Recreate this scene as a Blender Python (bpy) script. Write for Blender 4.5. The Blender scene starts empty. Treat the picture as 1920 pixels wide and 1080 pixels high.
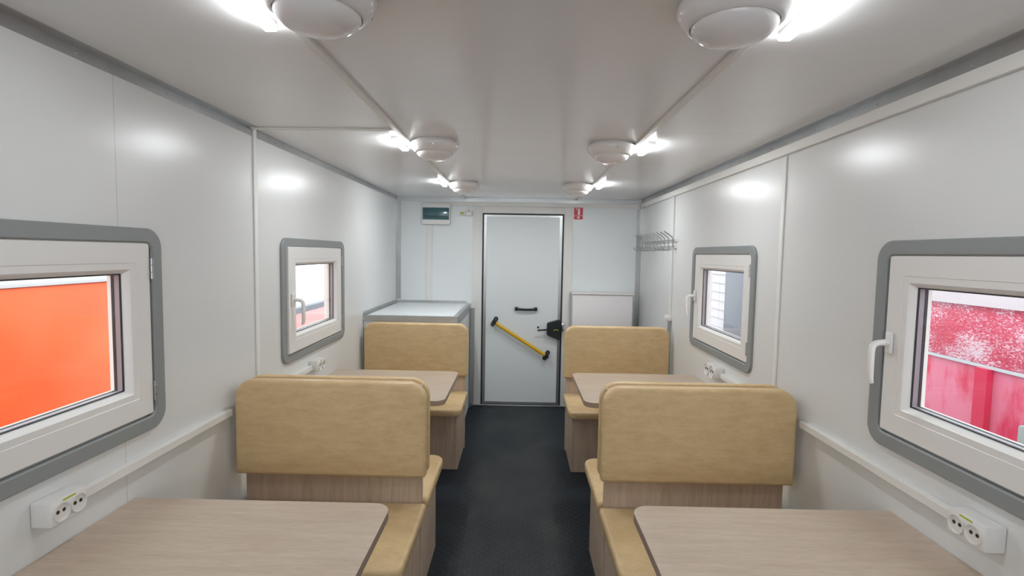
import bpy, bmesh, math, random
from mathutils import Vector, Matrix
random.seed(3)
S = bpy.context.scene
C = S.collection
PI = math.pi

# ------------------------------------------------------------------ camera
F_PX, PITCH, YAW, ROLL = 961.9, -0.0676, -0.0123, 0.0169
cd = bpy.data.cameras.new('camera'); cam = bpy.data.objects.new('camera', cd); C.objects.link(cam)
cd.sensor_width = 36; cd.lens = 36*F_PX/1920; cd.clip_start = 0.02
fw = Vector((math.cos(PITCH)*math.sin(YAW), math.cos(PITCH)*math.cos(YAW), math.sin(PITCH)))
rt = Vector((math.cos(YAW), -math.sin(YAW), 0)); up = rt.cross(fw)
r2 = rt*math.cos(ROLL)+up*math.sin(ROLL); u2 = up*math.cos(ROLL)-rt*math.sin(ROLL)
M = Matrix((r2, u2, -fw)).transposed().to_4x4(); M.translation = Vector((0.0084, 0, 1.5304))
cam.matrix_world = M
S.camera = cam
# ------------------------------------------------------------------ light and exposure
S.view_settings.view_transform = 'Standard'; S.view_settings.look = 'None'
S.view_settings.gamma = 1; S.view_settings.use_curve_mapping = False
S.view_settings.exposure = 0.66
TUBES = (66.0, 126.0, 162.0)          # nearest, middle and farthest pair of light strips
w = bpy.data.worlds.new('World'); S.world = w; w.use_nodes = True
w.node_tree.nodes['Background'].inputs[0].default_value = (0.93, 0.97, 1.0, 1)
w.node_tree.nodes['Background'].inputs[1].default_value = 2.3

W, H, YF, YB = 1.2, 2.07, 5.07, -1.45

# ------------------------------------------------------------------ materials
def srgb(r, g, b):
    f = lambda c: (c/255/12.92) if c/255 <= 0.04045 else ((c/255+0.055)/1.055)**2.4
    return (f(r), f(g), f(b), 1)
def mat(name, col, rough=0.5, metal=0.0, spec=0.5):
    m = bpy.data.materials.new(name); m.use_nodes = True
    p = m.node_tree.nodes['Principled BSDF']
    p.inputs['Base Color'].default_value = col; p.inputs['Roughness'].default_value = rough
    p.inputs['Metallic'].default_value = metal; p.inputs['Specular IOR Level'].default_value = spec
    return m
def N(m, t, **k):
    n = m.node_tree.nodes.new(t)
    for a, v in k.items(): setattr(n, a, v)
    return n
def LK(m, a, b): m.node_tree.links.new(a, b)
def P(m): return m.node_tree.nodes['Principled BSDF']
def noise_col(m, c1, c2, scale, stretch=(1, 1, 1), detail=6, lo=0.35, hi=0.65, rough=0.6):
    tc = N(m, 'ShaderNodeTexCoord'); mp = N(m, 'ShaderNodeMapping'); mp.inputs['Scale'].default_value = stretch
    nz = N(m, 'ShaderNodeTexNoise'); nz.inputs['Scale'].default_value = scale; nz.inputs['Detail'].default_value = detail
    nz.inputs['Roughness'].default_value = rough
    cr = N(m, 'ShaderNodeValToRGB'); cr.color_ramp.elements[0].position = lo; cr.color_ramp.elements[1].position = hi
    cr.color_ramp.elements[0].color = c1; cr.color_ramp.elements[1].color = c2
    LK(m, tc.outputs['Object'], mp.inputs[0]); LK(m, mp.outputs[0], nz.inputs['Vector']); LK(m, nz.outputs[0], cr.inputs[0])
    LK(m, cr.outputs[0], P(m).inputs['Base Color'])
    return nz, cr, mp
def bump(m, src, strength=0.1, dist=0.002):
    b = N(m, 'ShaderNodeBump'); b.inputs['Strength'].default_value = strength; b.inputs['Distance'].default_value = dist
    LK(m, src, b.inputs['Height']); LK(m, b.outputs[0], P(m).inputs['Normal']); return b

def panel_mat(name, col, rough, seams):
    """painted sandwich panel; seams = list of (axis, coordinate, from, to on the other axis)"""
    m = mat(name, col, rough)
    nz, cr, mp = noise_col(m, tuple(c*0.97 for c in col[:3])+(1,), col, 1.3, detail=2)
    tc = N(m, 'ShaderNodeTexCoord'); sp = N(m, 'ShaderNodeSeparateXYZ'); LK(m, tc.outputs['Object'], sp.inputs[0])
    prev = cr.outputs[0]
    for ax, v in seams:
        a = N(m, 'ShaderNodeMath', operation='SUBTRACT'); a.inputs[1].default_value = v; LK(m, sp.outputs[ax], a.inputs[0])
        b = N(m, 'ShaderNodeMath', operation='ABSOLUTE'); LK(m, a.outputs[0], b.inputs[0])
        c = N(m, 'ShaderNodeMath', operation='LESS_THAN'); c.inputs[1].default_value = 0.0014; LK(m, b.outputs[0], c.inputs[0])
        mx = N(m, 'ShaderNodeMix', data_type='RGBA'); LK(m, c.outputs[0], mx.inputs[0]); LK(m, prev, mx.inputs[6])
        mx.inputs[7].default_value = tuple(x*0.72 for x in col[:3])+(1,)
        prev = mx.outputs[2]
    LK(m, prev, P(m).inputs['Base Color'])
    n2 = N(m, 'ShaderNodeTexNoise'); n2.inputs['Scale'].default_value = 5.0; n2.inputs['Detail'].default_value = 1
    LK(m, tc.outputs['Object'], n2.inputs['Vector']); bump(m, n2.outputs[0], 0.25, 0.004)
    return m
WHITE = (0.74, 0.745, 0.74, 1)
m_wall = panel_mat('white_panel', WHITE, 0.28, [(1, 1.537)])
m_wall2 = panel_mat('white_panel_plain', WHITE, 0.28, [])
m_end = panel_mat('white_panel_end', (0.81, 0.845, 0.86, 1), 0.33, [])
m_ceil = panel_mat('white_ceiling_panel', (0.83, 0.82, 0.82, 1), 0.2, [(1, 2.31), (1, 4.35)])
m_cream = mat('cream_plastic', (0.80, 0.79, 0.76, 1), 0.45)
m_pvc = mat('white_pvc', (0.80, 0.785, 0.77, 1), 0.32)
m_lampw = mat('white_lamp_plastic', (0.80, 0.775, 0.76, 1), 0.2)
m_dome = mat('opal_dome', (0.83, 0.80, 0.79, 1), 0.12)
P(m_dome).inputs['Subsurface Weight'].default_value = 0.3; P(m_dome).inputs['Subsurface Radius'].default_value = (.02, .02, .02)
m_alu = mat('galvanized_steel', (0.44, 0.45, 0.455, 1), 0.3, 0.85)
noise_col(m_alu, (0.42, 0.43, 0.435, 1), (0.47, 0.48, 0.485, 1), 9, (1, 1, 1))
m_wire = mat('grey_wire', (0.40, 0.41, 0.42, 1), 0.4, 0.3)
m_bright = mat('bright_steel', (0.75, 0.75, 0.75, 1), 0.25, 1.0)
m_greyring = mat('grey_window_surround', srgb(140, 144, 144), 0.5)
m_black = mat('black_rubber', (0.012, 0.013, 0.015, 1), 0.5)
m_blackp = mat('black_plastic', (0.012, 0.016, 0.02, 1), 0.38)
m_yellow = mat('yellow_paint', srgb(228, 178, 10), 0.35)
m_sticker = mat('yellow_green_sticker', srgb(176, 184, 40), 0.6)
m_red = mat('red_sign', srgb(205, 20, 45), 0.4)
m_signw = mat('sign_white', (0.85, 0.85, 0.85, 1), 0.5)
m_spacer = mat('mauve_spacer', srgb(148, 142, 150), 0.45, 0.2)
m_darkhole = mat('dark_hole', (0.02, 0.02, 0.015, 1), 0.7)
m_socketin = mat('socket_recess', (0.74, 0.72, 0.69, 1), 0.5)
m_tealcover = mat('teal_cover', srgb(62, 100, 106), 0.15)
m_tealdark = mat('breaker_teal', srgb(24, 52, 56), 0.4)  # deeper teal of the breakers showing through the flap

def wood(name, stretch, c1, c2, rough):
    m = mat(name, c1, rough)
    nz, cr, mp = noise_col(m, c1, c2, 7.0, stretch, 8, 0.3, 0.7, 0.65)
    tc = N(m, 'ShaderNodeTexCoord'); mp2 = N(m, 'ShaderNodeMapping')
    mp2.inputs['Scale'].default_value = tuple(s*3.4 for s in stretch)
    n2 = N(m, 'ShaderNodeTexNoise'); n2.inputs['Scale'].default_value = 12; n2.inputs['Detail'].default_value = 4
    LK(m, tc.outputs['Object'], mp2.inputs[0]); LK(m, mp2.outputs[0], n2.inputs['Vector'])
    mx = N(m, 'ShaderNodeMix', data_type='RGBA', blend_type='MULTIPLY'); mx.inputs[0].default_value = 0.35
    r = N(m, 'ShaderNodeValToRGB'); r.color_ramp.elements[0].position = 0.35; r.color_ramp.elements[1].position = 0.6
    r.color_ramp.elements[0].color = (0.72, 0.68, 0.64, 1); r.color_ramp.elements[1].color = (1, 1, 1, 1)
    LK(m, n2.outputs[0], r.inputs[0]); LK(m, cr.outputs[0], mx.inputs[6]); LK(m, r.outputs[0], mx.inputs[7])
    LK(m, mx.outputs[2], P(m).inputs['Base Color'])
    bump(m, n2.outputs[0], 0.08, 0.001)
    return m
WD1, WD2 = (0.50, 0.37, 0.27, 1), (0.66, 0.52, 0.41, 1)
m_top = wood('ash_laminate_top', (0.5, 5, 5), (0.48, 0.37, 0.28, 1), (0.59, 0.475, 0.375, 1), 0.3)
m_wood = wood('ash_laminate_upright', (5, 5, 0.35), WD1, WD2, 0.4)
m_edge = mat('laminate_edge', (0.36, 0.27, 0.21, 1), 0.4)

m_leather = mat('tan_leatherette', (0.42, 0.27, 0.12, 1), 0.42)
noise_col(m_leather, (0.60, 0.42, 0.215, 1), (0.73, 0.535, 0.30, 1), 18, (.6, 1, 2.0), 12, 0.38, 0.64, 0.8)
_t = N(m_leather, 'ShaderNodeTexCoord'); _n = N(m_leather, 'ShaderNodeTexNoise'); _n.inputs['Scale'].default_value = 55; _n.inputs['Detail'].default_value = 8
LK(m_leather, _t.outputs['Object'], _n.inputs['Vector']); bump(m_leather, _n.outputs[0], 0.3, 0.0025)

# rubber floor: raised coins plus a dusty walked strip
m_floor = mat('dark_rubber_floor', (0.03, 0.04, 0.05, 1), 0.55)
nz, cr, mp = noise_col(m_floor, (0.009, 0.015, 0.020, 1), (0.040, 0.044, 0.045, 1), 2.6, (1, .8, 1), 9, 0.33, 0.7, 0.68)
tc = N(m_floor, 'ShaderNodeTexCoord'); sp = N(m_floor, 'ShaderNodeSeparateXYZ'); LK(m_floor, tc.outputs['Object'], sp.inputs[0])
ab = N(m_floor, 'ShaderNodeMath', operation='ABSOLUTE'); LK(m_floor, sp.outputs[0], ab.inputs[0])
n3 = N(m_floor, 'ShaderNodeTexNoise'); n3.inputs['Scale'].default_value = 6
LK(m_floor, tc.outputs['Object'], n3.inputs['Vector'])
ad = N(m_floor, 'ShaderNodeMath', operation='MULTIPLY_ADD'); ad.inputs[1].default_value = 0.14; LK(m_floor, n3.outputs[0], ad.inputs[0]); LK(m_floor, ab.outputs[0], ad.inputs[2])
mr = N(m_floor, 'ShaderNodeMapRange'); mr.inputs[1].default_value = 0.30; mr.inputs[2].default_value = 0.42; mr.inputs[3].default_value = 1; mr.inputs[4].default_value = 0
LK(m_floor, ad.outputs[0], mr.inputs[0])
mx = N(m_floor, 'ShaderNodeMix', data_type='RGBA'); LK(m_floor, mr.outputs[0], mx.inputs[0]); mx.inputs[6].default_value = (0.010, 0.017, 0.026, 1)
LK(m_floor, cr.outputs[0], mx.inputs[7]); LK(m_floor, mx.outputs[2], P(m_floor).inputs['Base Color'])
vo = N(m_floor, 'ShaderNodeTexVoronoi'); vo.inputs['Scale'].default_value = 28; vo.inputs['Randomness'].default_value = 0.0
mpv = N(m_floor, 'ShaderNodeMapping'); mpv.inputs['Rotation'].default_value = (0, 0, PI/4)
LK(m_floor, tc.outputs['Object'], mpv.inputs[0]); LK(m_floor, mpv.outputs[0], vo.inputs['Vector'])
mv = N(m_floor, 'ShaderNodeMapRange'); mv.inputs[1].default_value = 0.28; mv.inputs[2].default_value = 0.36; mv.inputs[3].default_value = 1; mv.inputs[4].default_value = 0
LK(m_floor, vo.outputs['Distance'], mv.inputs[0]); bump(m_floor, mv.outputs[0], 0.9, 0.002); P(m_floor).inputs['Specular IOR Level'].default_value = 0.35

m_glass = bpy.data.materials.new('window_glass'); m_glass.use_nodes = True
nt = m_glass.node_tree; nt.nodes.remove(nt.nodes['Principled BSDF'])
tr = N(m_glass, 'ShaderNodeBsdfTransparent'); tr.inputs[0].default_value = (0.97, 0.985, 0.98, 1)
gl = N(m_glass, 'ShaderNodeBsdfGlossy'); gl.inputs['Roughness'].default_value = 0.01
fr = N(m_glass, 'ShaderNodeFresnel'); fr.inputs[0].default_value = 1.35
ge = N(m_glass, 'ShaderNodeNewGeometry'); inv = N(m_glass, 'ShaderNodeMath', operation='SUBTRACT'); inv.inputs[0].default_value = 1
LK(m_glass, ge.outputs['Backfacing'], inv.inputs[1]); mu = N(m_glass, 'ShaderNodeMath', operation='MULTIPLY'); LK(m_glass, inv.outputs[0], mu.inputs[0]); LK(m_glass, fr.outputs[0], mu.inputs[1])
ms = N(m_glass, 'ShaderNodeMixShader'); LK(m_glass, mu.outputs[0], ms.inputs[0]); LK(m_glass, tr.outputs[0], ms.inputs[1]); LK(m_glass, gl.outputs[0], ms.inputs[2])
LK(m_glass, ms.outputs[0], nt.nodes['Material Output'].inputs[0])

m_tubes = []
for st in TUBES:
    m = mat('lit_tube', (0.9, 0.9, 0.9, 1)); p = P(m); m_tubes.append(m)
    p.inputs['Emission Color'].default_value = (0.93, 0.98, 1.0, 1); p.inputs['Emission Strength'].default_value = st

m_orange = mat('orange_paint', (0.95, 0.10, 0.006, 1), 0.45)
noise_col(m_orange, (0.95, 0.115, 0.01, 1), (0.95, 0.20, 0.06, 1), 1.2, (1, 1, 1), 2)
m_strip = mat('pale_strip', (0.62, 0.68, 0.72, 1), 0.5)
m_film = mat('red_paint_under_film', (0.75, 0.02, 0.08, 1), 0.3)
tc = N(m_film, 'ShaderNodeTexCoord'); mpf = N(m_film, 'ShaderNodeMapping'); mpf.inputs['Scale'].default_value = (1, 1, 1.8)
mpf.inputs['Rotation'].default_value = (.35, 0, 0)
nf = N(m_film, 'ShaderNodeTexNoise'); nf.inputs['Scale'].default_value = 75; nf.inputs['Detail'].default_value = 6; nf.inputs['Distortion'].default_value = 1.2
nl = N(m_film, 'ShaderNodeTexNoise'); nl.inputs['Scale'].default_value = 4.5; nl.inputs['Detail'].default_value = 3
LK(m_film, tc.outputs['Object'], mpf.inputs[0]); LK(m_film, mpf.outputs[0], nf.inputs['Vector']); LK(m_film, mpf.outputs[0], nl.inputs['Vector'])
ml = N(m_film, 'ShaderNodeMath', operation='MULTIPLY_ADD'); ml.inputs[1].default_value = 0.75; LK(m_film, nl.outputs[0], ml.inputs[0]); LK(m_film, nf.outputs[0], ml.inputs[2])
crf = N(m_film, 'ShaderNodeValToRGB'); LK(m_film, ml.outputs[0], crf.inputs[0])
crf.color_ramp.elements[0].position = 0.82; crf.color_ramp.elements[0].color = (0.66, 0.03, 0.09, 1)
crf.color_ramp.elements[1].position = 1.0; crf.color_ramp.elements[1].color = (0.85, 0.68, 0.76, 1)
el = crf.color_ramp.elements.new(0.92); el.color = (0.70, 0.15, 0.26, 1)
LK(m_film, crf.outputs[0], P(m_film).inputs['Base Color']); bump(m_film, nf.outputs[0], 0.5, 0.01)
m_film2 = mat('pink_film', (0.82, 0.20, 0.33, 1), 0.4)
noise_col(m_film2, (0.66, 0.02, 0.09, 1), (0.74, 0.20, 0.31, 1), 3.2, (1, 2.5, 1), 5, 0.30, 0.50, 0.6)
m_redp = mat('red_post', (0.70, 0.03, 0.10, 1), 0.4)
m_redlow = mat('pale_red_paint', (0.75, 0.33, 0.33, 1), 0.5)
m_siding = mat('white_siding', (0.52, 0.48, 0.52, 1), 0.5)
m_bluegrey = mat('blue_grey_paint', (0.11, 0.115, 0.15, 1), 0.5)
m_rim = mat('pale_pink_rim', (0.66, 0.60, 0.64, 1), 0.5)
m_greengrey = mat('green_grey_paint', (0.36, 0.42, 0.40, 1), 0.5)
m_conc = mat('concrete', (0.42, 0.41, 0.40, 1), 0.8)
noise_col(m_conc, (0.36, 0.35, 0.34, 1), (0.48, 0.47, 0.46, 1), 2)
m_hall = mat('hall_wall_paint', (0.72, 0.70, 0.74, 1), 0.7)

# ------------------------------------------------------------------ mesh helpers
class B:
    def __init__(s): s.bm = bmesh.new()
    def box(s, x0, x1, y0, y1, z0, z1, bev=0, seg=2):
        r = bmesh.ops.create_cube(s.bm, size=1)
        for v in r['verts']:
            v.co = Vector(((x0+x1)/2+v.co.x*(x1-x0), (y0+y1)/2+v.co.y*(y1-y0), (z0+z1)/2+v.co.z*(z1-z0)))
        if bev:
            es = list({e for v in r['verts'] for e in v.link_edges})
            bmesh.ops.bevel(s.bm, geom=es, offset=bev, segments=seg, affect='EDGES', profile=0.5)
        return s
    def cyl(s, p, q, r, n=20, r2=None):
        p, q = Vector(p), Vector(q); d = q-p
        rr = bmesh.ops.create_cone(s.bm, cap_ends=True, segments=n, radius1=r, radius2=r if r2 is None else r2, depth=d.length)
        T = Matrix.Translation((p+q)/2) @ d.to_track_quat('Z', 'Y').to_matrix().to_4x4()
        bmesh.ops.transform(s.bm, matrix=T, verts=rr['verts']); return s
    def tube(s, pts, r, n=8, rs=None):
        pts = [Vector(p) for p in pts]; rings = []
        a = None
        for i, p in enumerate(pts):
            d = (pts[min(i+1, len(pts)-1)]-pts[max(i-1, 0)]).normalized()
            if a is None: a = d.orthogonal().normalized()
            a = (a-d*a.dot(d)).normalized(); b = d.cross(a); rad = rs[i] if rs else r
            rings.append([s.bm.verts.new(p+(a*math.cos(2*PI*k/n)+b*math.sin(2*PI*k/n))*rad) for k in range(n)])
        for i in range(len(rings)-1):
            for k in range(n): s.bm.faces.new((rings[i][k], rings[i][(k+1) % n], rings[i+1][(k+1) % n], rings[i+1][k]))
        s.bm.faces.new(rings[0][::-1]); s.bm.faces.new(rings[-1]); return s
    def lathe(s, prof, c, n=48):
        """prof = (radius, z) pairs round a vertical axis at c"""
        rings = []
        for r, z in prof:
            if r < 1e-6: rings.append([s.bm.verts.new((c[0], c[1], c[2]+z))])
            else: rings.append([s.bm.verts.new((c[0]+r*math.cos(2*PI*k/n), c[1]+r*math.sin(2*PI*k/n), c[2]+z)) for k in range(n)])
        for a, b in zip(rings, rings[1:]):
            for k in range(n):
                if len(a) == 1: s.bm.faces.new((a[0], b[k], b[(k+1) % n]))
                elif len(b) == 1: s.bm.faces.new((a[k], b[0], a[(k+1) % n]))
                else: s.bm.faces.new((a[k], b[k], b[(k+1) % n], a[(k+1) % n]))
        return s
    def rings(s, loops, cap=True):
        """loops of equal length of 3D points, skinned in order"""
        L = [[s.bm.verts.new(p) for p in l] for l in loops]; n = len(L[0])
        for a, b in zip(L, L[1:]):
            for k in range(n): s.bm.faces.new((a[k], a[(k+1) % n], b[(k+1) % n], b[k]))
        if cap: s.bm.faces.new(L[0][::-1]); s.bm.faces.new(L[-1])
        return s
    def prism(s, poly, axis, a, b):
        f = {'x': lambda u, v, t: (t, u, v), 'y': lambda u, v, t: (u, t, v), 'z': lambda u, v, t: (u, v, t)}[axis]
        return s.rings([[f(u, v, a) for u, v in poly], [f(u, v, b) for u, v in poly]])
def rrect(u0, u1, v0, v1, rad, n=8):
    """rounded rectangle, rad = (r_u0v0, r_u1v0, r_u1v1, r_u0v1)"""
    if not isinstance(rad, (list, tuple)): rad = (rad,)*4
    out = []
    for (cu, cv, su, sv, a0), r in zip([(u0, v0, 1, 1, PI), (u1, v0, -1, 1, 1.5*PI), (u1, v1, -1, -1, 0), (u0, v1, 1, -1, .5*PI)], rad):
        r = max(r, 1e-4)
        for k in range(n+1):
            a = a0+.5*PI*k/n
            out.append((cu+su*r+r*math.cos(a), cv+sv*r+r*math.sin(a)))
    return out
def pad(b, u0, u1, v0, v1, rad, f, depth, e=0.018, crown=0.004, back_e=0.004):
    """upholstered pad: rounded edges; f(u, v, t) maps to 3D, t from 0 (back) to depth"""
    if not isinstance(rad, (list, tuple)): rad = (rad,)*4
    prof = [(back_e, 0.0), (0, back_e)]
    for k in range(7):
        a = k/6*PI/2; prof.append((e*(1-math.cos(a)), depth-crown-e+e*math.sin(a)))
    prof += [(e+0.05, depth-crown*0.35), (e+0.12, depth)]
    loops = []
    for ins, t in prof:
        loops.append([f(u, v, t) for u, v in rrect(u0+ins, u1-ins, v0+ins, v1-ins, [max(r-ins, 0.003) for r in rad])])
    b.rings(loops)
    return b
def frame_loop(b, y0, y1, z0, z1, wd, xa, xb, r_out=0.0, r_in=0.0, bev=0.0):
    """picture-frame ring in the YZ plane between x=xa (back) and x=xb (front)"""
    sgn = 1 if xb > xa else -1
    o = lambda i, x: [(x, u, v) for u, v in rrect(y0+i, y1-i, z0+i, z1-i, max(r_out-i, .0005))]
    q = lambda i, x: [(x, u, v) for u, v in rrect(y0+wd-i, y1-wd+i, z0+wd-i, z1-wd+i, max(r_in+i, .0005))]
    L = [o(0, xa), o(0, xb-sgn*bev), o(bev, xb), q(bev, xb), q(0, xb-sgn*bev), q(0, xa)]
    V = [[b.bm.verts.new(p) for p in l] for l in L]; n = len(V[0])
    for i in range(len(V)):
        A, D = V[i], V[(i+1) % len(V)]
        for k in range(n): b.bm.faces.new((A[k], A[(k+1) % n], D[(k+1) % n], D[k]))
    return b
def world_of(o):
    m = o.matrix_basis.copy()
    while o.parent: o = o.parent; m = o.matrix_basis @ m
    return m
def obj(name, b, m, parent=None, smooth=35, bevel=0, label=None):
    """b is built in world coordinates (or the local ones of a parent still at the origin)"""
    bm = b.bm; bmesh.ops.recalc_face_normals(bm, faces=bm.faces[:])
    if parent: bmesh.ops.transform(bm, matrix=world_of(parent).inverted(), verts=bm.verts[:])
    if smooth:
        for f in bm.faces: f.smooth = True
        for e in bm.edges: e.smooth = len(e.link_faces) == 2 and e.calc_face_angle(0) < math.radians(smooth)
    me = bpy.data.meshes.new(name); bm.to_mesh(me); bm.free(); me.materials.append(m)
    o = bpy.data.objects.new(name, me); C.objects.link(o)
    if parent: o.parent = parent
    if bevel:
        md = o.modifiers.new('Bevel', 'BEVEL'); md.width = bevel; md.segments = 2; md.limit_method = 'ANGLE'
    if label: o['label'] = label
    return o
def tag(o, label, cat, group=None):
    o['label'] = label; o['category'] = cat
    if group: o['group'] = group
    return o
def thing(name, label, cat, loc=(0, 0, 0), rz=0, group=None):
    o = bpy.data.objects.new(name, None); C.objects.link(o); o.empty_display_size = 0.1
    o.location = loc; o.rotation_euler = (0, 0, rz)
    return tag(o, label, cat, group)
def struct(name, b, m, label=None, cat=None, **k):
    o = obj(name, b, m, **k); o['kind'] = 'structure'
    if label: o['label'] = label
    if cat: o['category'] = cat
    return o
def dup(root, loc, rz, label):
    def rec(o, par):
        c = o.copy(); C.objects.link(c); c.parent = par
        for ch in list(o.children): rec(ch, c)
        return c
    kids = list(root.children)
    r = root.copy(); C.objects.link(r); r.location = loc; r.rotation_euler = (0, 0, rz); r['label'] = label
    for ch in kids: rec(ch, r)
    return r

# ------------------------------------------------------------------ room shell
WIN_Y = (1.2425, 3.045); OH, OZ0, OZ1 = 0.43, 0.967, 1.558      # opening half width, bottom, top
def side_wall(s, name, label, m):
    b = B(); xa, xb = sorted((s*W, s*(W+.1)))
    ys = [YB]
    for c in WIN_Y: ys += [c-OH, c+OH]
    ys.append(YF+.1)
    for i in range(5):
        if i % 2 == 0: b.box(xa, xb, ys[i], ys[i+1], 0, H)
        else:
            b.box(xa, xb, ys[i], ys[i+1], 0, OZ0); b.box(xa, xb, ys[i], ys[i+1], OZ1, H)
    struct(name, b, m, label, 'wall')
side_wall(-1, 'wall_left', 'white sandwich panel wall with two windows on the left', m_wall)
side_wall(1, 'wall_right', 'white sandwich panel wall with two windows on the right', m_wall2)
DL, DR, DT = -0.353, 0.446, 1.920
b = B(); b.box(-W, DL, YF, YF+.1, 0, H); b.box(DR, W, YF, YF+.1, 0, H); b.box(DL, DR, YF, YF+.1, DT, H)
struct('wall_back', b, m_end, 'white end wall around the exit door', 'wall')
struct('wall_front', B().box(-W, -1.05, YB-.1, YB, 0, H).box(1.05, W, YB-.1, YB, 0, H).box(-1.05, 1.05, YB-.1, YB, 1.95, H).box(-1.05, 1.05, YB-.1, YB, 0, 1.0), m_wall2, 'white wall behind the camera with a wide opening added for light', 'wall')  # unseen opening, added to let daylight in onto the backrests
struct('ceiling', B().box(-W-.1, W+.1, YB-.1, YF+.1, H, H+.08), m_ceil, 'low white panel ceiling', 'ceiling')
struct('floor', B().box(-W-.1, W+.1, YB-.1, YF+.1, -.08, 0), m_floor, 'dark dusty rubber floor with small studs', 'floor')

# galvanised corner profiles
tn = [0]
def trim(b, m, label):
    tn[0] += 1
    return struct('trim_%d' % tn[0], b, m, label, 'trim', smooth=30)
def rivets(b, pts, nrm, r=0.004):
    for p in pts:
        p = Vector(p); b.cyl(p, p+Vector(nrm)*0.0025, r, 8, r*0.6)
b = B(); b.box(-W, -W+.002, YB, 2.325, 2.036, H); b.box(-W, -W+.04, YB, 2.325, H-.002, H)
rivets(b, [(-W+.002, 1.41+.36*i, 2.05) for i in range(-2, 3)], (1, 0, 0))
trim(b, m_alu, 'galvanised steel angle along the left ceiling edge, near half')
b = B(); b.box(-W, -W+.002, 2.36, YF-.002, 2.036, H); b.box(-W, -W+.012, 2.36, YF-.002, H-.002, H)
rivets(b, [(-W+.002, 2.55+.4*i, 2.05) for i in range(6)], (1, 0, 0))
trim(b, m_alu, 'galvanised steel angle along the left ceiling edge, far half')
b = B(); b.box(W-.002, W, YB, YF-.002, 2.030, H); b.box(W-.03, W-.002, YB, YF-.002, H-.002, H)
rivets(b, [(W-.002, 1.41+.36*i, 2.047) for i in range(-2, 10)], (-1, 0, 0))
trim(b, m_alu, 'galvanised steel angle along the right ceiling edge')
b = B(); b.box(-W+.014, W-.032, YF-.002, YF, 2.028, H); b.box(-W+.014, W-.032, YF-.02, YF-.002, H-.002, H)
trim(b, m_alu, 'galvanised steel angle along the ceiling over the exit door')
for s, nm in ((-1, 'left'), (1, 'right')):
    b = B()
    xa, xb = sorted((s*W, s*(W-.042))); z0 = 1.06 if s < 0 else 0.0
    b.box(xa, xb, YF-.0025, YF-.0005, z0, 1.983 if s > 0 else 2.027)
    xa, xb = sorted((s*W, s*(W-.002))); b.box(xa, xb, YF-.03, YF-.003, z0, 1.983 if s > 0 else 2.027)
    rivets(b, [(s*(W-.02), YF-.003, z0+.12+.3*i) for i in range(6 if s > 0 else 3)], (0, -1, 0))
    trim(b, m_alu, 'galvanised steel angle in the far %s corner' % nm)
# cover strips on the walls and ceiling
trim(B().box(-W, -W+.008, 2.328, 2.356, 0, H-.001, .002), m_cream, 'cream cover strip on the left wall between the windows')
trim(B().box(-W+.008, -.553, 2.298, 2.326, H-.007, H, .002), m_cream, 'cream cover strip crossing the left ceiling')
trim(B().box(W-.008, W, 2.335, 2.363, 0, 1.985, .002), m_cream, 'cream cover strip on the right wall between the windows')

# cable ducts: lifted off on their own, so things
def duct(b, label, group=None, m=m_cream): return tag(obj('cable_duct', b, m, smooth=0), label, 'cable duct', group)
duct(B().box(-.551, -.527, YB, YF-.022, H-.013, H, .002), 'long cream cable duct on the ceiling beside the left row of lamps')
duct(B().box(.558, .582, YB, YF-.022, H-.013, H, .002), 'long cream cable duct on the ceiling beside the right row of lamps')
duct(B().box(W-.018, W, YB, YF-.03, 1.988, 2.028, .002), 'wide cream cable duct high along the right wall')
duct(B().box(-.87, W-.018, YF-.016, YF-.003, 1.988, 2.027, .002), 'cream cable duct on the end wall above the exit door')
duct(B().box(-.902, -.848, YF-.02, YF, 1.052, 1.795, .002), 'upright cream cable duct between fuse box and white cabinet')
duct(B().box(-W, -W+.024, 1.332, 2.09, .834, .862, .002), 'horizontal cream cable duct under the near left window')
duct(B().box(W-.024, W, 1.322, 2.09, .834, .862, .002), 'horizontal cream cable duct under the near right window')
duct(B().box(-W, -W+.024, 2.36, 2.925, .834, .862, .002), 'horizontal cream cable duct under the far left window')
duct(B().box(W-.024, W, 2.37, 2.925, .834, .862, .002), 'horizontal cream cable duct under the far right window')
duct(B().box(W-.014, W, 3.975, 3.999, 1.07, 1.987, .002), 'thin upright cream cable duct beside the coat rack')
duct(B().box(-.508, -.482, YF-.012, YF, 1.94, 1.985, .002), 'short cream cable duct above the light switch')

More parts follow.
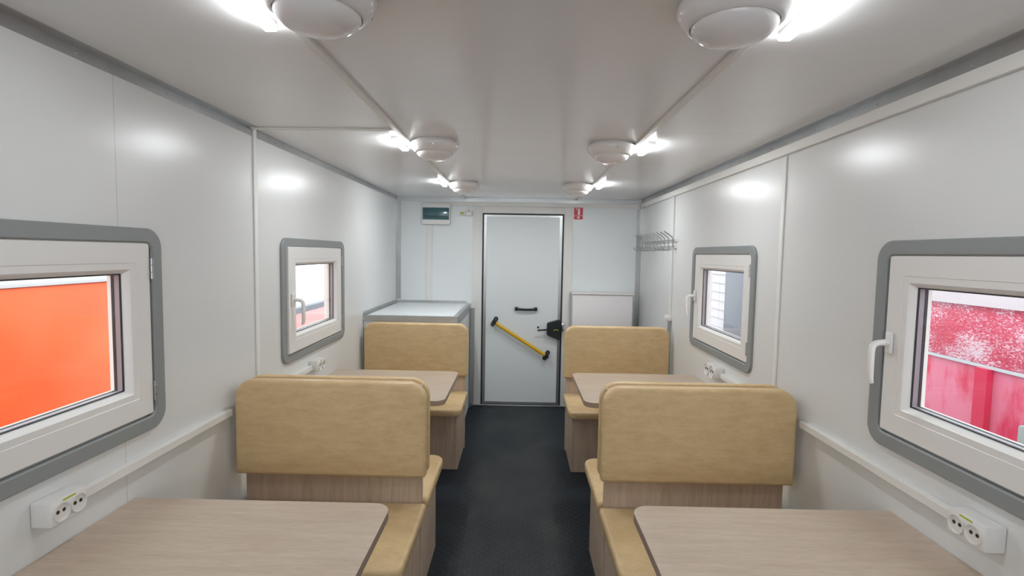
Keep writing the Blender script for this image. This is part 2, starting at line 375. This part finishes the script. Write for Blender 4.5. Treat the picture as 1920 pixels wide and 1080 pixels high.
# ------------------------------------------------------------------ windows
def window(n, s, yc, handle_near, label, tilt=0.0):
    root = bpy.data.objects.new('window_%d' % n, None); C.objects.link(root); root.location = (s*W, yc, OZ0)
    root['kind'] = 'structure'; root['label'] = label; root['category'] = 'window'
    X = lambda d: s*(W+d)                       # d > 0 towards the outside
    b = B(); frame_loop(b, yc-.465, yc+.465, .9315, 1.5905, .046, X(-.0005), X(-.013), .062, .028, .004)
    obj('window_surround', b, m_greyring, root)
    b = B(); frame_loop(b, yc-OH, yc+OH, OZ0, OZ1, .045, X(.10), X(.012), .002, .002, .002)
    obj('window_frame', b, m_pvc, root)
    sh, z0, z1 = .413, .983, 1.545
    # sash: outer face, step down to the glazing bead, sloped bead to the pane
    b = B()
    def lp(i, d): return [(X(d), u, v) for u, v in rrect(yc-sh+i, yc+sh-i, z0+i, z1-i, .002)]
    prof = [(0, .045), (0, -.004), (.004, -.008), (.064, -.008), (.0655, -.0065), (.084, -.0065), (.087, -.004), (.095, .010), (.098, .014),
            (.098, .018), (.1005, .040), (.1005, .054), (.055, .054), (.04, .054), (.04, .045)]
    V = [[b.bm.verts.new(p) for p in lp(*q)] for q in prof]; k_ = len(V[0])
    for i in range(len(V)):
        A, D = V[i], V[(i+1) % len(V)]
        for k in range(k_): b.bm.faces.new((A[k], A[(k+1) % k_], D[(k+1) % k_], D[k]))
    sash = obj('sash', b, m_pvc, root)
    g = .082
    def ring(i0, wd, d0, d1, m, nm):
        bb = B(); frame_loop(bb, yc-sh+i0, yc+sh-i0, z0+i0, z1-i0, wd, X(d1), X(d0), .001, .001, .0003)
        return obj(nm, bb, m, sash)
    ring(.0975, .0025, .0125, .0165, m_black, 'gasket')
    ring(.0985, .0030, .0167, .0320, m_spacer, 'spacer')
    ring(.0985, .0040, .0322, .0410, m_black, 'gasket')
    for d in (.0145, .0330):
        xa, xb = sorted((X(d), X(d+.002)))
        obj('glass_pane', B().box(xa, xb, yc-sh+.0990, yc+sh-.0990, z0+.0990, z1-.0990), m_glass, sash)
    hy = -1 if handle_near else 1                # which end carries the handle
    y = yc+hy*(sh-.030); zc = (z0+z1)/2+.004
    bb = B(); xa, xb = sorted((X(-.0085), X(-.020))); bb.box(xa, xb, y-.014, y+.014, zc-.035, zc+.035, .005)
    bb.cyl((X(-.02), y, zc), (X(-.03), y, zc), .011, 16)
    pts = [(X(-.028), y, zc), (X(-.042), y, zc), (X(-.056), y, zc-.003), (X(-.065), y, zc-.012), (X(-.068), y, zc-.03),
           (X(-.068), y, zc-.075), (X(-.067), y, zc-.115), (X(-.061), y, zc-.130)]
    bb.tube(pts, .009, 12, [.0095, .0095, .0098, .010, .0098, .0095, .009, .006])
    obj('handle', bb, m_pvc, sash, smooth=50)
    for zz in (z1-.085, z0+.075):
        bb = B(); yy = yc-hy*(sh+.003)
        for k in range(3): bb.cyl((X(-.012), yy, zz-.033+.023*k), (X(-.012), yy, zz-.012+.023*k), .0055, 12)
        xa, xb = sorted((X(-.010), X(.011))); bb.box(xa, xb, yy-.004, yy+.004, zz-.03, zz+.03)
        obj('hinge', bb, m_alu, sash)
    if tilt:
        # swing about the hinge edge
        hinge = Vector((X(0), yc-hy*sh, 0)) - Vector(root.location); hinge.z = 0
        R = Matrix.Translation(hinge) @ Matrix.Rotation(tilt, 4, 'Z') @ Matrix.Translation(-hinge)
        sash.matrix_basis = R
    return root
window(1, -1, WIN_Y[0], True, 'white window in grey surround on the left wall, orange panel behind it')
window(2, -1, WIN_Y[1], True, 'far left white window standing slightly ajar in grey surround', tilt=0.02)
window(3, 1, WIN_Y[0], False, 'white window in grey surround on the right wall, red panel behind it')
window(4, 1, WIN_Y[1], False, 'far right white window in grey surround near the coat rack')

# ------------------------------------------------------------------ exit door
root = bpy.data.objects.new('door_1', None); C.objects.link(root); root.location = ((DL+DR)/2, YF, 0)
root['kind'] = 'structure'; root['label'] = 'white exit door with yellow push bar in the end wall'; root['category'] = 'door'
b = B()
fr_pts = []
b.box(-.450, DL-.001, YF-.006, YF, 0, 1.985, .001); b.box(DR+.001, .535, YF-.006, YF, 0, 1.985, .001)
b.box(DL-.001, DR+.001, YF-.006, YF, DT+.001, 1.985, .001)
for i in range(12):
    z = .12+.155*i
    rivets(b, [(-.435, YF-.006, z), (-.37, YF-.006, z), (DR+.02, YF-.006, z), (.522, YF-.006, z)], (0, -1, 0), .0025)
rivets(b, [(-.3+.15*i, YF-.006, 1.952) for i in range(6)], (0, -1, 0), .0025)
obj('door_frame', b, m_cream, root)
b = B(); b.box(DL+.001, DL+.014, YF-.004, YF+.05, .012, DT-.001); b.box(DR-.014, DR-.001, YF-.004, YF+.05, .012, DT-.001); b.box(DL+.014, DR-.014, YF-.004, YF+.05, DT-.014, DT-.001)
b.box(DL+.010, DR-.010, YF-.004, YF+.05, .012, .017)
obj('door_gasket', b, m_black, root)
obj('door_leaf', B().box(DL+.015, DR-.015, YF+.002, YF+.05, .018, DT-.015), m_end, root)
b = B(); y0, y1 = YF-.001, YF+.0018
b.box(DL+.015, DL+.042, y0, y1, .018, DT-.015); b.box(DR-.042, DR-.015, y0, y1, .018, DT-.015)
b.box(DL+.042, DR-.042, y0, y1, DT-.034, DT-.015); b.box(DL+.042, DR-.042, y0, y1, .018, .042)
obj('door_edge_trim', b, m_alu, root)
obj('door_sill', B().box(DL-.09, DR+.08, YF-.02, YF-.0065, 0.0005, .010, .002), m_alu, root)
# pull handle
b = B(); b.box(-.022, .010, YF-.030, YF+.0015, .965, 1.000, .004); b.box(.168, .200, YF-.030, YF+.0015, .965, 1.000, .004)
b.tube([(-.012, YF-.026, .984), (.03, YF-.034, .979), (.089, YF-.036, .977), (.148, YF-.034, .979), (.19, YF-.026, .984)], .012, 10)
obj('pull_handle', b, m_blackp, root, smooth=50)
# yellow push bar
bar = obj('push_bar', B().cyl((-.210, YF-.052, .842), (.283, YF-.052, .530), .0165, 20), m_yellow, root, label='yellow bar sloping across the door')
for (x, z) in ((-.224, .850), (.297, .520)):
    b = B(); t = Vector((math.cos(math.radians(60)), 0, math.sin(math.radians(60))))
    c = Vector((x, YF-.008, z)); a = c-t*.030; d = c+t*.034
    b.cyl(a+Vector((0, .0095, 0)), a+Vector((0, -.006, 0)), .021, 20); b.cyl(d+Vector((0, .0095, 0)), d+Vector((0, -.006, 0)), .021, 20)
    pr = Vector((-t.z, 0, t.x))*.020
    b.rings([[q+Vector((0, e, 0)) for q in (a-pr, d-pr, d+pr, a+pr)] for e in (.0095, -.005)])
    b.cyl((x, YF-.010, z), (x, YF-.072, z), .022, 20)
    br = obj('bracket', b, m_blackp, bar, smooth=50, label='black bracket')
    bb = B(); e = d+Vector((0, -.0065, 0)); bb.cyl(e, e+Vector((0, -.002, 0)), .005, 10)
    e = a+Vector((0, -.0065, 0)); bb.cyl(e, e+Vector((0, -.002, 0)), .005, 10)
    obj('screw', bb, m_bright, bar)
# lock box
poly = [(.298, .842), (.308, .853), (.419, .886), (.424, .880), (.424, .846), (.436, .842), (.436, .742), (.424, .738), (.424, .690), (.417, .684), (.306, .728), (.298, .738)]
b = B(); b.prism(poly, 'y', YF-.062, YF-.0015)
lock = obj('lock_box', b, m_blackp, root, smooth=20, bevel=.004)
obj('lever', B().tube([(.302, YF-.05, .785), (.26, YF-.062, .782), (.222, YF-.062, .779), (.205, YF-.060, .777)], .008, 10), m_blackp, lock)
b = B(); b.tube([(.385+.025*math.cos(a), YF-.064, .772+.016*math.sin(a)) for a in [math.radians(20+14*i) for i in range(11)]], .004, 6)
obj('emblem', b, m_sticker, lock)
obj('peg', B().cyl((.212, YF-.012, .800), (.212, YF+.001, .800), .010, 14), m_blackp, root)
b = B(); b.box(DR-.004, DR+.022, YF-.034, YF-.0065, .775, .850, .003); b.cyl((DR+.009, YF-.04, .79), (DR+.009, YF-.04, .835), .008, 12)
obj('strike_plate', b, m_bright, root)

# ------------------------------------------------------------------ benches
bench = thing('dinette_bench', 'tan upholstered bench on the left facing the near table', 'bench', (0, 0, 0), 0, 'tan booth benches')
b = B(); pad(b, -.402, .402, .58, .985, (.012, .012, .078, .078), lambda u, v, t: (u, -.016-t, v), .05, .017)
obj('back_cushion', b, m_leather, bench, smooth=50)
obj('back_panel', B().box(-.378, .378, -.016, -.0005, .0, .962), m_wood, bench, label='pale wood laminate panel')
b = B(); pad(b, -.400, .400, -.512, -.018, (.06, .06, .012, .012), lambda u, v, t: (u, v, .408+t), .052, .017)
obj('seat_cushion', b, m_leather, bench, smooth=50)
for s in (-1, 1):
    xa, xb = sorted((s*.352, s*.370)); obj('side_panel', B().box(xa, xb, -.42, -.017, 0, .4075), m_wood, bench, bevel=.001)
obj('front_panel', B().box(-.351, .351, -.42, -.403, .0, .4075), m_wood, bench)
BX = .770
bench.location = (-BX, 2.151, 0)
dup(bench, (BX, 2.151, 0), 0, 'tan upholstered bench on the right facing the near table')
dup(bench, (-BX, 2.152, 0), PI, 'tan bench on the left with its back to the camera, facing the far table')
dup(bench, (BX, 2.152, 0), PI, 'tan bench on the right with its back to the camera, facing the far table')
dup(bench, (-BX, 3.945, 0), 0, 'tan bench in front of the white cabinet, facing the far left table')
dup(bench, (BX, 3.945, 0), 0, 'tan bench near the coat rack, facing the far right table')

# ------------------------------------------------------------------ tables
def make_table(s, y0, y1, label):
    xw, xi = s*(W-.001), s*.378
    t = thing('dinette_table', label, 'table', (s*.8, (y0+y1)/2, 0), 0, 'pale wood dinette tables')
    xa, xb = sorted((xw, xi)); rad = (.002, .055, .055, .002) if s < 0 else (.055, .002, .002, .055)
    lo = lambda i, z: [(u, v, z) for u, v in rrect(xa+i, xb-i, y0+i, y1-i, [max(r-i, .001) for r in rad])]
    obj('tabletop', B().rings([lo(0, .7345), lo(.001, .7355)]), m_top, t, smooth=0)
    obj('edge_band', B().rings([lo(.001, .707), lo(0, .708), lo(0, .7344)]), m_edge, t, smooth=30, label='darker laminate edge')
    x = s*.82
    b = B(); b.cyl((x, (y0+y1)/2, .012), (x, (y0+y1)/2, .70), .025, 24); obj('leg', b, m_bright, t)
    b = B(); b.lathe([(0, .0), (.16, 0), (.16, .006), (.03, .014), (0, .014)], (x, (y0+y1)/2, 0)); obj('foot_plate', b, m_bright, t)
    b = B(); b.box(x-.08, x+.08, (y0+y1)/2-.08, (y0+y1)/2+.08, .7005, .7065); obj('mount_plate', b, m_bright, t)
    return t
make_table(-1, .865, 1.567, 'near left pale wood table by the window with the orange panel')
make_table(1, .885, 1.590, 'near right pale wood table by the window with the red panel')
make_table(-1, 2.690, 3.385, 'far left pale wood table between the two benches')
make_table(1, 2.715, 3.415, 'far right pale wood table between the two benches')

# ------------------------------------------------------------------ white cabinet, far left
X0, X1, Y0, Y1, ZT = -W, -.462, 3.965, YF, 1.029
t = thing('cabinet', 'white cabinet with steel edged top in the far left corner', 'cabinet', ((X0+X1)/2, (Y0+Y1)/2, 0))
obj('body', B().box(X0+.002, X1-.002, Y0+.012, Y1-.004, 0, .984), m_end, t)
obj('cabinet_top', B().box(X0+.004, X1-.004, Y0+.004, Y1-.004, .985, ZT-.002), m_end, t)
b = B(); b.box(X0+.001, X1, Y0-.003, Y0+.001, .984, ZT); b.box(X0+.02, X1, Y0+.001, Y0+.03, ZT-.0018, ZT)
b.box(X1-.001, X1+.001, Y0+.001, Y1-.03, .955, ZT); b.box(X1-.035, X1-.001, Y0+.03, Y1-.02, ZT-.0018, ZT)
obj('edge_trim', b, m_alu, t, smooth=0, label='steel edge trim')
b = B(); b.box(X0+.001, X0+.003, Y0, Y1-.002, ZT, ZT+.028); b.box(X0+.003, -.50, Y1-.003, Y1-.001, ZT, ZT+.022)
b.box(X0+.003, X0+.025, Y0+.03, Y1-.02, ZT-.0018, ZT)
obj('backsplash', b, m_alu, t, smooth=0, label='low steel upstand')
b = B(); b.prism([(X1+.002, YF-.085), (X1+.006, YF-.085), (X1+.042, YF-.008), (X1+.042, YF-.006), (X1+.002, YF-.006)], 'z', 0, .985)
obj('corner_post', b, m_alu, t, smooth=0, label='steel corner post')
obj('drawer_front', B().box(X0+.03, X1-.03, Y0+.004, Y0+.0115, .72, .955, .002), m_pvc, t)

# white box unit, far right
t = thing('low_cabinet', 'plain white low cabinet with thin lid behind the far right bench', 'cabinet', (.816, 4.95, 0))
obj('body', B().box(.530, 1.100, 4.885, 5.055, 0, 1.150, .003), mat('white_laminate', (0.80, 0.765, 0.765, 1), 0.4), t)
obj('lid', B().box(.520, 1.110, 4.872, 5.058, 1.151, 1.166, .002), m_pvc, t)

# ------------------------------------------------------------------ ceiling lamps and tubes
def make_lamp(label):
    t = thing('ceiling_lamp', label, 'ceiling lamp', (0, 0, 0), 0, 'round ceiling lamps')
    b = B(); b.lathe([(0, 0), (.100, 0), (.104, -.008), (.104, -.010), (.114, -.011), (.1165, -.015), (.1163, -.024), (.1135, -.034), (.107, -.044), (.098, -.053), (.0905, -.058), (.0885, -.058), (.087, -.054), (0, -.054)], (0, 0, 0), 64)
    obj('lamp_base', b, m_lampw, t, smooth=50)
    b = B(); pr = [(.087, -.0545)]
    for k in range(1, 11):
        a = k/10*PI/2; pr.append((.087*math.cos(a) if k < 10 else 0, -.0545-.040*math.sin(a)))
    b.lathe(pr, (0, 0, 0), 64); obj('lamp_dome', b, m_dome, t, smooth=60)
    for k in range(3):
        a = 2*PI*k/3-PI/2+.1; b = B()
        b.cyl((.108*math.cos(a), .108*math.sin(a), -.034), (.1145*math.cos(a), .1145*math.sin(a), -.0345), .0035, 8)
        obj('screw', b, m_alu, t)
    return t
LAMPS = [(-.413, 1.085, 'nearest'), (.450, 1.115, 'nearest'), (-.412, 2.540, 'middle'), (.450, 2.555, 'middle'), (-.422, 3.985, 'farthest'), (.450, 4.000, 'farthest')]
lamp0 = None
for i, (x, y, w_) in enumerate(LAMPS):
    lab = '%s round white ceiling lamp of the %s row' % (w_, 'left' if x < 0 else 'right')
    if lamp0 is None: lamp0 = make_lamp(lab); lamp0.location = (x, y, H-.0005)
    else: dup(lamp0, (x, y, H-.0005), 0, lab)
TB = [(-.592, 1.135), (.634, 1.155), (-.588, 2.565), (.632, 2.595), (-.586, 3.975), (.628, 3.99)]
for i, (x, y) in enumerate(TB):
    t = thing('tube_light', '%s lit light strip %s ceiling lamps' % (('nearest', 'middle', 'farthest')[i//2], 'left of the left' if x < 0 else 'right of the right'),
              'light strip', (x, y, H), 0, 'lit light strips')
    obj('housing', B().box(x-.0155, x+.0155, y-.12, y+.12, H-.016, H, .001), m_pvc, t)
    b = B(); b.prism([(x+u, H+v) for u, v in [(-.016, -.0165), (-.016, -.0175), (-.0125, -.0215), (.0125, -.0215), (.016, -.0175), (.016, -.0165)]], 'y', y-.119, y+.119)
    obj('diffuser', b, m_tubes[i//2], t, smooth=0)

# ------------------------------------------------------------------ sockets
def socket_box(s, y0, y1, z0, z1, label):
    dep = .052; xf = s*(W-dep)
    t = thing('power_socket', label, 'socket', (s*W, (y0+y1)/2, z0), 0, 'double wall sockets')
    xa, xb = sorted((s*(W-.0005), xf)); ln = y1-y0; zc = (z0+z1)/2-.002; R = ln*.19
    obj('socket_body', B().box(xa, xb, y0, y1, z0, z1, .004), m_pvc, t)
    for c in (.27, .73):
        yy = y0+ln*c; b = B()
        n = 28; ring = lambda r, d: [(xf-s*d, yy+r*math.cos(2*PI*k/n), zc+r*math.sin(2*PI*k/n)) for k in range(n)]
        b.rings([ring(R*1.18, -.0003), ring(R*1.16, .006), ring(R*1.06, .006), ring(R, .0007)])
        sk = obj('socket', b, m_socketin, t, smooth=50)
        b = B()
        for q in (-1, 1): b.cyl((xf-s*.0008, yy+q*R*.42, zc+R*.1), (xf-s*.0012, yy+q*R*.42, zc+R*.1), R*.24, 12)
        obj('pin_hole', b, m_darkhole, sk)
    xa, xb = sorted((xf, xf-s*.0006)); obj('sticker', B().box(xa, xb, y0+ln*.34, y0+ln*.68, z1-.009, z1-.0045), m_sticker, t, label='yellow green sticker')
    return t
socket_box(-1, 1.222, 1.331, .824, .887, 'double power socket under the near left window')
socket_box(1, 1.212, 1.321, .824, .889, 'double power socket under the near right window')
socket_box(-1, 2.926, 3.040, .824, .887, 'double power socket above the far left table')
socket_box(1, 2.926, 3.100, .830, .890, 'double power socket above the far right table')
t = thing('wall_socket', 'small white socket on the right wall below the coat rack', 'socket', (W, 3.99, 1.03))
obj('socket_body', B().box(W-.04, W-.0005, 3.955, 4.02, 1.028, 1.069, .003), m_pvc, t)
obj('switch_key', B().box(W-.043, W-.0405, 3.965, 4.01, 1.036, 1.061, .001), m_signw, t)
duct(B().box(W-.02, W, 3.972, 4.002, 0, 1.027, .002), 'grey strip for the shadow under the small wall socket', m=m_alu)  # solid grey strip standing in for the shadow below the socket

# fuse box, switch, sign on the end wall
t = thing('fuse_box', 'white wall fuse box with dark teal flap', 'fuse box', (-.80, YF, 1.8))
obj('box_body', B().box(-.940, -.668, YF-.06, YF-.0005, 1.800, 1.998, .006), m_pvc, t)
cv = obj('flap', B().box(-.933, -.676, YF-.066, YF-.0605, 1.845, 1.960, .003), m_tealcover, t, label='dark teal flap')
b = B()
for k in range(11): b.box(-.915+.021*k, -.900+.021*k, YF-.0667, YF-.0661, 1.868, 1.884)
obj('breaker_row', b, m_tealdark, cv, smooth=0)
t = thing('junction_box', 'small white box with yellow warning sticker beside the light switch', 'junction box', (-.55, YF, 1.89))
obj('box_body', B().box(-.580, -.522, YF-.03, YF-.0005, 1.890, 1.932, .003), m_cream, t)
obj('sticker', B().prism([(-.567, 1.903), (-.535, 1.903), (-.539, 1.923), (-.563, 1.923)], 'y', YF-.031, YF-.0301), m_sticker, t, label='yellow warning sticker')
t = thing('light_switch', 'white light switch left of the exit door', 'switch', (-.488, YF, 1.89))
obj('switch_plate', B().box(-.520, -.456, YF-.034, YF-.0005, 1.888, 1.938, .004), m_pvc, t)
obj('rocker', B().box(-.512, -.464, YF-.038, YF-.0345, 1.896, 1.924, .002), m_signw, t)
obj('indicator', B().box(-.494, -.482, YF-.0352, YF-.0342, 1.928, 1.933), m_darkhole, t)
t = thing('fire_extinguisher_sign', 'red sign with white fire extinguisher above an arrow', 'sign', (.584, YF, 1.87))
obj('sign_plate', B().box(.542, .627, YF-.004, YF-.0015, 1.872, 1.985), m_red, t)
ys0, ys1 = YF-.0048, YF-.0041
b = B(); b.prism(rrect(.578, .599, 1.915, 1.966, .004, 4), 'y', ys0, ys1); b.prism([(.584, 1.966), (.593, 1.966), (.593, 1.974), (.584, 1.974)], 'y', ys0, ys1)
b.prism([(.560, 1.977), (.600, 1.977), (.603, 1.971), (.566, 1.971)], 'y', ys0-.0002, ys1)
b.prism([(.558, 1.962), (.562, 1.962), (.567, 1.971), (.560, 1.976), (.557, 1.970)], 'y', ys0-.0001, ys1)
obj('pictogram', b, m_signw, t, smooth=0, label='white fire extinguisher pictogram')
b = B(); b.box(.542, .627, ys0, ys1, 1.9055, 1.909); obj('divider', b, m_signw, t)
b = B(); b.prism([(.577, 1.900), (.593, 1.900), (.593, 1.891), (.602, 1.891), (.585, 1.877), (.568, 1.891), (.577, 1.891)], 'y', ys0, ys1)
obj('arrow', b, m_signw, t, smooth=0, label='white arrow pointing down')

# ------------------------------------------------------------------ coat rack
t = thing('coat_rack', 'grey wire coat rack with a row of hooks on the right wall', 'coat rack', (W, 4.4, 1.6))
for z in (1.652, 1.602):
    obj('rail', B().cyl((W-.021, 3.90, z), (W-.021, 4.98, z), .0045, 10), m_alu, t)
for y in (4.02, 4.86):
    for z in (1.652, 1.602): obj('mount', B().cyl((W-.0005, y, z), (W-.021, y, z), .004, 8), m_alu, t)
for k in range(10):
    y = 3.925+.106*k; x = W-.027
    pts = [(W-.095, y, 1.716), (W-.062, y, 1.696), (x-.004, y, 1.672), (x, y, 1.664), (x, y, 1.630), (x, y, 1.600), (x-.006, y, 1.586),
           (x-.018, y, 1.577), (x-.04, y, 1.573), (x-.062, y, 1.580), (x-.075, y, 1.592), (x-.082, y, 1.602)]
    b = B(); b.tube(pts, .0048, 8); obj('hook', b, m_wire, t, smooth=60)

# ------------------------------------------------------------------ outside, seen through the panes
g = B().box(-14, 14, -8, 30, -1.3, -1.2); o = struct('ground', g, m_conc, 'pale concrete ground outside', 'ground')
t = thing('orange_truck_body', 'orange painted metal body outside the near left window', 'vehicle body', (-2.5, 1.2, -1.2))
obj('side_panel', B().box(-3.0, -2.2, -1.4, 3.9, -.6, 1.342, .01), m_orange, t)
b = B(); b.box(-3.0, -2.19, -1.4, 3.9, 1.343, 1.375, .002); obj('rim_strip', b, m_strip, t, label='pale metal strip')
obj('top_rail', B().box(-3.0, -2.2, -1.4, 3.9, 1.376, 1.45, .01), m_orange, t)
for y in (-.6, 3.0):
    obj('wheel', B().cyl((-2.95, y, -.75), (-2.6, y, -.75), .449, 32), m_black, t)
t = thing('red_truck_body', 'red metal body wrapped in plastic film outside the near right window', 'vehicle body', (2.6, 1.2, -1.2))
obj('upper_panel', B().box(2.2, 3.0, -1.4, 4.2, 1.046, 1.318, .004), m_film, t, label='red panel under crinkled film')
obj('lower_panel', B().box(2.2, 3.0, -1.4, 4.2, -.6, 1.032, .004), m_film2, t, label='pink filmed panel')
obj('joint_strip', B().box(2.19, 2.99, -1.4, 4.2, 1.0325, 1.0455), m_strip, t)
obj('rim_strip', B().box(2.18, 3.0, -1.4, 4.2, 1.319, 1.46), m_rim, t)
obj('post', B().box(2.17, 2.199, 2.355, 2.42, .2, 1.032), m_redp, t, label='dark red upright post')
obj('tool_box', B().box(2.05, 2.19, 1.7, 2.075, .2, .87, .01), m_greengrey, t)
for y in (-.6, 3.3):
    obj('wheel', B().cyl((2.6, y, -.75), (2.95, y, -.75), .449, 32), m_black, t)
t = thing('red_trailer', 'pale red low trailer outside the far left window', 'trailer', (-4, 9, -1.2))
obj('side_board', B().box(-3.08, -3.0, 5.4, 12, -.16, .66, .01), m_redlow, t)
obj('bed', B().box(-5.0, -3.0, 5.4, 12, -.35, -.165), m_redlow, t)
obj('top_rail', B().box(-3.09, -2.99, 5.4, 12, .661, .73), m_bluegrey, t)
for y in (6.5, 10.5): obj('wheel', B().cyl((-4.2, y, -.8), (-3.1, y, -.8), .399, 32), m_black, t)
b = B()
b.box(-8.2, -8, 8, 26, -1.2, -.35)
for k in range(8): b.box(-8.15, -8.05, 9+2.4*k, 9.15+2.4*k, -.35, 3.2)
b.box(-8.2, -8, 8, 26, 3.2, 4.2); b.box(-8.15, -8.05, 8, 26, 1.5, 1.6)
struct('wall_hall', b, m_hall, 'distant hall wall with tall bright window openings', 'wall')
t = thing('siding_shed', 'white slatted shed wall outside the far right window', 'shed', (4, 9.5, -1.2))
b = B()
for k in range(28): b.prism([(3.02, -1.2+.13*k), (3.0, -1.2+.13*k), (3.018, -1.2+.13*k+.126), (3.04, -1.2+.13*k+.129)], 'y', 7.34, 12)
b.box(3.03, 5, 7.34, 12, -1.2, 2.45)
obj('slatted_wall', b, m_siding, t, smooth=0)
obj('corner_column', B().box(2.95, 3.6, 6.3, 7.335, -1.2, 2.45, .01), m_bluegrey, t, label='blue grey column')
